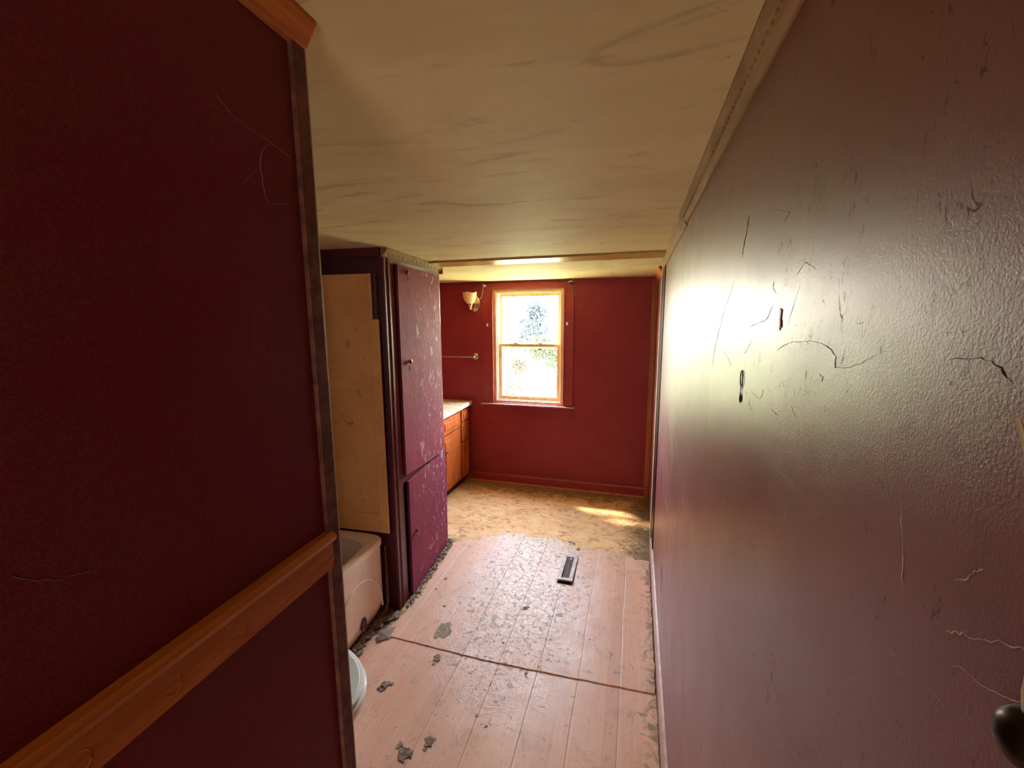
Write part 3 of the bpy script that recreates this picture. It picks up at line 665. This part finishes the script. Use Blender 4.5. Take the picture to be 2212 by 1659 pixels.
WEBS = [  # points on the wall (y, z), radius, material, label
    ([(0.6050, 1.7100), (0.5800, 1.7180), (0.5520, 1.7230), (0.5110, 1.7260), (0.4880, 1.7270), (0.4670, 1.7250), (0.4470, 1.7200), (0.4400, 1.7150), (0.4390, 1.7060), (0.4170, 1.7080), (0.3950, 1.7150), (0.3740, 1.7230)], 0.0005, 'webd', 'longest dark cobweb strand zigzagging across the bright glare of the right wall'),
    ([(0.2980, 1.7270), (0.2760, 1.7290), (0.2690, 1.7280), (0.2620, 1.7250), (0.2590, 1.7220), (0.2540, 1.7190)], 0.00042, 'webd', 'dark cobweb rope arching near the right edge of the picture above the beige cord'),
    ([(0.8890, 1.8180), (0.9200, 1.7940), (0.9620, 1.7650), (1.0050, 1.7250), (1.0500, 1.6730), (1.0640, 1.6360)], 0.0007, 'webd', 'long thin near-vertical cobweb left of the black wire loop'),
    ([(0.6360, 1.7680), (0.6580, 1.7490), (0.6950, 1.7430), (0.7540, 1.7360)], 0.0006, 'webd', 'short dark cobweb just left of the brown tape scrap'),
    ([(0.6440, 1.7980), (0.6430, 1.7890), (0.6280, 1.7800)], 0.0006, 'webd', 'small dark cobweb curl above the brown tape scrap'),
    ([(0.5460, 1.7860), (0.5620, 1.7600), (0.5740, 1.7410)], 0.0003, 'webd', 'hair-thin cobweb slanting down just right of the brown tape scrap'),
    ([(0.7680, 1.6930), (0.7440, 1.7070), (0.7270, 1.7190)], 0.0005, 'webd', 'short slanting cobweb below and left of the brown tape scrap'),
    ([(0.9520, 1.6860), (0.8950, 1.6750), (0.8590, 1.6610)], 0.0005, 'webd', 'bent cobweb directly above the black wire loop'),
    ([(0.7080, 1.6400), (0.6630, 1.6370), (0.6520, 1.6440), (0.6490, 1.6530)], 0.0005, 'webd', 'V-shaped cobweb just right of the black wire loop'),
    ([(0.6090, 1.6350), (0.5930, 1.6320), (0.5790, 1.6320)], 0.0006, 'webd', 'short cobweb below and right of the V-shaped one'),
    ([(0.5380, 1.6520), (0.5300, 1.6480), (0.5210, 1.6420)], 0.0003, 'webd', 'thin straight cobweb at the lower rim of the yellowish glare'),
    ([(0.4720, 1.6960), (0.4620, 1.6950), (0.4630, 1.6900)], 0.0005, 'webd', 'tiny hooked cobweb under the end of the long zigzag strand'),
    ([(0.8070, 1.9180), (0.8170, 1.8910), (0.8340, 1.8650), (0.8350, 1.8510)], 0.0009, 'webd', 'dark smeared cobweb under the upper trim of the right wall'),
    ([(0.7250, 1.9040), (0.6710, 1.8930), (0.6020, 1.8740), (0.6230, 1.8670)], 0.0006, 'web', 'pale bent cobweb above the glare on the right wall'),
    ([(0.5630, 1.7960), (0.5340, 1.8090), (0.5030, 1.7970)], 0.0005, 'webd', 'forked cobweb at the top rim of the bright glare'),
    ([(0.5640, 1.5660), (0.5280, 1.5710), (0.5080, 1.5710), (0.4970, 1.5690)], 0.0004, 'webw', 'white scratch-like cobweb low in the glare of the right wall'),
    ([(0.5760, 1.5210), (0.5600, 1.5160), (0.5430, 1.5150), (0.5240, 1.5240), (0.5230, 1.5420)], 0.0004, 'webw', 'U-shaped white cobweb on the lower right wall'),
    ([(0.3240, 1.6330), (0.3200, 1.6190), (0.3140, 1.5990), (0.3120, 1.5870), (0.3090, 1.5770)], 0.00045, 'webw', 'long white vertical thread hanging on the lower right wall'),
    ([(0.2690, 1.6100), (0.2610, 1.6160), (0.2570, 1.6220), (0.2530, 1.6260)], 0.0006, 'webw', 'thick white cobweb streak slanting upwards near the right edge'),
    ([(0.2700, 1.5790), (0.2640, 1.5820), (0.2570, 1.5870), (0.2540, 1.5860), (0.2470, 1.5920), (0.2370, 1.5980), (0.2240, 1.6050)], 0.0005, 'webw', 'long white cobweb running to the right edge above the dark cord end'),
    ([(0.2620, 1.5640), (0.2540, 1.5690), (0.2420, 1.5700), (0.2320, 1.5750), (0.2260, 1.5780), (0.2200, 1.5820)], 0.0004, 'webw', 'white cobweb ending at the dark cord end in the lower right corner'),
    ([(0.2730, 1.5380), (0.2660, 1.5390), (0.2610, 1.5390)], 0.0003, 'webw', 'faint short cobweb left of the dark cord end'),
    ([(1.9120, 1.2970), (1.7320, 1.2910), (1.6180, 1.2240), (1.5180, 1.2090), (1.4180, 1.1870)], 0.0011, 'webw', 'long white streak near the far end of the right wall'),
    ([(2.2000, 0.9050), (2.1770, 0.8490), (2.0220, 0.8540)], 0.0012, 'webw', 'white streak furthest along the right wall, near the corner post'),
    ([(1.5840, 1.1660), (1.5260, 1.1430), (1.4320, 1.1400)], 0.0009, 'webw', 'short white streak beside the lower end of the long white streak'),
    ([(2.2640, 0.4410), (2.1600, 0.4610), (2.1360, 0.4070), (2.1310, 0.3620)], 0.0018, 'knob', 'dark narrow gouge low on the right wall above the skirting board'),
]
WEBS_LEFT = [
    ([(0.3810, 1.9880), (0.4000, 1.9740), (0.4170, 1.9700), (0.4560, 1.9650), (0.4870, 1.9580)], 0.0005, 'web', 'long cobweb slanting down to the corner batten of the dark left wall'),
    ([(0.4480, 1.9600), (0.4370, 1.9500), (0.4340, 1.9340), (0.4350, 1.9120), (0.4380, 1.8980), (0.4430, 1.8910)], 0.0006, 'web', 'looped cobweb hanging below the slanting one on the dark left wall'),
    ([(0.4430, 1.8910), (0.4640, 1.8970), (0.4800, 1.8980)], 0.0004, 'web', 'short level cobweb joining the looped one to the corner batten'),
    ([(0.4020, 1.9010), (0.4170, 1.9150), (0.4300, 1.9270)], 0.0003, 'web', 'faint cobweb left of the looped one on the dark left wall'),
    ([(0.1700, 1.5680), (0.1790, 1.5600), (0.1970, 1.5480), (0.2030, 1.5490), (0.2170, 1.5440)], 0.0005, 'web', 'faint cobweb near the left edge of the picture above the wooden rail'),
]
def web(pts, r, mat, label, X, side):
    # smooth the hand-placed points and lay the strand on the wall
    P = []
    for i in range(len(pts)-1):
        for j in range(4):
            t = j/4; y = pts[i][0]*(1-t)+pts[i+1][0]*t; z = pts[i][1]*(1-t)+pts[i+1][1]*t
            P.append((y+1.5*r*random.uniform(-1, 1), z+1.5*r*random.uniform(-1, 1)))
    P.append(pts[-1])
    m = MB(); rr = [r*random.uniform(.2, .7) for _ in P]; rr[0] = rr[-1] = r*.15
    m.tube([(X+side*rr[i]*.8, y, z) for i, (y, z) in enumerate(P)], rr, 6)
    o = tag(m.build('cobweb', mat), label, 'cobweb')
    if side > 0: part(o)
for p, r, mt, l in WEBS: web(p, r, mt, l, XR, -1)
for p, r, mt, l in WEBS_LEFT: web(p, r, mt, l, PX, 1)

r = empty('pull_cord', (.158, .20, 1.60), 0, 'beige cord at the right edge with a round dark end', 'cord')
cp = [(.0, .031, .107), (.0, .027, .100), (.0, .023, .093), (.0, .020, .085), (.0, .0165, .074), (-.001, .010, .045), (-.001, .002, .015), (-.001, .0015, .0), (0, .0005, -.008)]
MB().tube(cp, [.0006, .0008, .001, .0012, .0013, .0015, .0022, .0026, .003], 10).build('cord', 'cream', r, True)
MB().lathe([(0, -.030), (.006, -.029), (.0095, -.024), (.011, -.018), (.0095, -.012), (.006, -.008), (0, -.007)], (0, 0, 0), (0, 0, 1), 24).build('cord_end', 'knob', r, True)

# ------------------------------------------------------------------ debris on the floor
DEB = [(-.933, 1.783, .024, 'debris', 'grey crumbled lump just in front of the floor seam', .3),
 (-1.109, 1.565, .026, 'debris', 'grey lump of debris on the floor nearest the toilet lid', .45),
 (-.848, 1.300, .032, 'debris', 'largest grey lump of debris at the bottom of the picture', .3),
 (-.770, 1.372, .022, 'debris', 'long grey shred of debris right of the largest lump', .25),
 (-1.186, 2.428, .011, 'debris', 'small dark crumb on the floor in front of the lower cupboard door', .7),
 (-1.201, 2.304, .008, 'debris', 'tiny dark crumb between the cupboard foot and the larger crumb', .6),
 (-1.074, 2.166, .009, 'debris', 'small dark crumb behind the flat grey residue patch', .5),
 (-.617, 3.137, .020, 'debris', 'dark shred of flooring behind the floor vent, to its left', .4),
 (-.430, 3.130, .024, 'debris', 'dark shred of flooring directly behind the floor vent', .4),
 (-.635, 1.977, .006, 'rust', 'tiny rusty crumb just behind the floor seam', .6),
 (-.590, 2.286, .017, 'debris', 'curled grey flake in the middle of the wet shiny floor', .3),
 (.130, 3.520, .014, 'debrisw', 'pale plaster crumb by the corner post at the far right', .7),
 (.128, 2.916, .018, 'debrisw', 'pale plaster crumb against the right skirting board', .8),
 (-.466, 1.822, .009, 'rust', 'brown crumb in front of the floor seam, towards the right wall', .4),
 (-.566, 1.502, .007, 'debris', 'dark speck of dirt in the middle of the near floor', .5),
 (-.621, 1.538, .008, 'debris', 'brown speck of dirt just beyond the middle of the near floor', .4),
 (-1.395, 2.93, .016, 'debrisw', 'pale chip at the far foot of the cupboard', .7)]
for i, (x, y, rad, mt, l, sq) in enumerate(DEB):
    rad *= .8
    m = MB(); zf = .003 if y < 1.85 else .0075
    if y > 3.05: zf = 0.0
    for k in range(3 if rad > .012 else 2):
        a = i*2.1+k*2.3; rr = rad*(1-.25*k)
        m.blob((x+rad*.75*k*math.cos(a), y+rad*.9*k*math.sin(a), zf+rr*sq*.12), rr, 2, i*5+k, (1, 1.1, sq*.55), .9)
    for vv in m.bm.verts: vv.co.z = max(vv.co.z, zf+.0002)
    tag(m.build('debris_lump', mt), l, 'debris')
# flat patch of dried residue
m = MB(); t = bmesh.new(); P = []
for k in range(40):
    a = 2*PI*k/40; rr = .062*(1+.55*noise.noise(Vector((math.cos(a)*1.5, math.sin(a)*1.5, 4)))+.3*noise.noise(Vector((math.cos(a)*5, math.sin(a)*5, 2))))
    P.append((-.994+rr*.62*math.cos(a), 1.972+rr*1.2*math.sin(a)))
lo_ = [t.verts.new((x, y, .0076)) for x, y in P]; hi_ = [t.verts.new((x, y, .0088)) for x, y in P]
t.faces.new(hi_); t.faces.new(lo_[::-1])
for k in range(40): t.faces.new((lo_[k], lo_[(k+1) % 40], hi_[(k+1) % 40], hi_[k]))
bmesh.ops.recalc_face_normals(t, faces=t.faces[:]); m.join(t)
tag(m.build('residue_patch', 'stain'), 'flat grey-green residue patch stuck on the floor left of the shiny area', 'residue')
# rubble strips along cupboard, tub and right wall
def strip(label, pts, n, w, rmin, rmax, mat='debris', zf=.006, seed=1):
    rnd = random.Random(seed); m = MB(); tot = len(pts)-1
    for i in range(n):
        u = rnd.random()*tot; k = int(u); f_ = u-k; a = Vector(pts[k]+(0,)); b_ = Vector(pts[k+1]+(0,)); p = a.lerp(b_, f_); d = (b_-a).normalized()
        nn = Vector((d.y, -d.x, 0)); p = p+nn*abs(rnd.gauss(0, w)); rr = rnd.uniform(rmin, rmax)
        m.blob((p.x, p.y, zf+rr*.15), rr, 1, i, (1, 1.2, .45), .8)
    for vv in m.bm.verts: vv.co.z = max(vv.co.z, .0002)
    o = tag(m.build('floor_rubble', mat), label, 'rubble', kind='stuff')
strip('grey rubble strewn along the foot of the cupboard', [(-1.306, 2.10), (-1.374, 2.92)], 260, .018, .003, .009, seed=2)
strip('dark rotten rubble along the foot of the bathtub', [(-1.400, 1.62), (-1.405, 1.95), (-1.33, 2.05)], 170, .022, .005, .020, seed=3)
strip('scattered dark crumbs at the edge between vinyl and bare floor', [(-.95, 3.12), (-.62, 3.12), (-.30, 3.06)], 70, .05, .003, .009, zf=.003, seed=4)
# torn piece of flooring lifting at the bathtub foot
t = bmesh.new(); P = [(-1.33, 1.86), (-1.26, 1.94), (-1.22, 1.90), (-1.25, 1.84), (-1.30, 1.80)]
mb_ = MB().prism(P, 'z', .004, .006)
for vv in mb_.bm.verts: vv.co.z += .35*max(0, -1.28-vv.co.x)
tag(mb_.build('torn_flooring', 'tape'), 'torn brown flap of flooring curling up at the bathtub foot', 'flooring scrap')

# ------------------------------------------------------------------ outside
struct(MB().box((-60, 4.6, -.75), (50, 120, -.6)).build('ground', 'ground'))
def foliage(name, label, loc, lobes, mat, n, leaf, seed, trunk=None):
    rnd = random.Random(seed); r = empty(name, loc, 0, label, 'tree' if name == 'tree' else 'shrub')
    t = bmesh.new()
    for i in range(n):
        c, rad = lobes[rnd.randrange(len(lobes))]
        d = Vector((rnd.gauss(0, 1), rnd.gauss(0, 1), rnd.gauss(0, 1))).normalized()*(rad*rnd.random()**.45)
        p = Vector(c)+Vector((d.x, d.y, d.z)); q = Matrix.Rotation(rnd.uniform(0, 6.3), 3, Vector((rnd.random()-.5, rnd.random()-.5, rnd.random()-.5)).normalized())
        s_ = leaf*rnd.uniform(.6, 1.3)
        vs = [t.verts.new(p+q @ Vector(v)*s_) for v in ((-.5, 0, 0), (0, -.28, .06), (.5, 0, 0), (0, .28, .06))]
        t.faces.new(vs)
    m = MB(); m.join(t); m.build('foliage', mat, r)
    m = MB()
    for b_ in trunk: m.tube(*b_)
    m.build('trunk', 'bark', r, True)
foliage('tree', 'hazy bluish tree seen through the upper window pane', (-3.75, 16, -.6), [((.1, 0, 2.7), .45), ((-.15, .1, 2.2), .65), ((.5, 0, 1.9), .8), ((-.7, 0, 1.5), .8), ((.3, .2, 1.1), .9)], 'leafb', 5200, .12, 3, [([(0, 0, 0), (.05, 0, 1.2), (.1, 0, 2.6)], [.09, .06, .02]), ([(.03, 0, .9), (-.5, 0, 1.6)], [.04, .015]), ([(.05, 0, 1.1), (.5, .1, 1.9)], [.04, .015])])
foliage('shrub', 'ochre shrub seen low on the left of the lower window pane', (-2.62, 9.2, -.6), [((0, 0, 1.0), .42), ((-.2, 0, .6), .4), ((.1, 0, 1.35), .25), ((-.1, .1, .3), .4)], 'leafo', 3800, .05, 5, [([(0, 0, 0), (0, 0, .8)], [.02, .01]), ([(0, 0, .1), (-.2, 0, .8)], [.015, .006]), ([(0, 0, .1), (.12, 0, 1.2)], [.015, .006])])
foliage('shrub', 'yellow-green shrub seen on the right of the lower window pane', (-1.62, 8.2, -.6), [((0, 0, 1.75), .33), ((.25, 0, 1.6), .35), ((-.25, 0, 1.8), .28), ((.3, .1, 1.2), .35)], 'leafg', 3800, .05, 6, [([(0, 0, 0), (0, 0, 1.5)], [.025, .01]), ([(0, 0, .5), (.3, 0, 1.3)], [.015, .006]), ([(0, 0, .7), (-.22, 0, 1.7)], [.015, .006])])
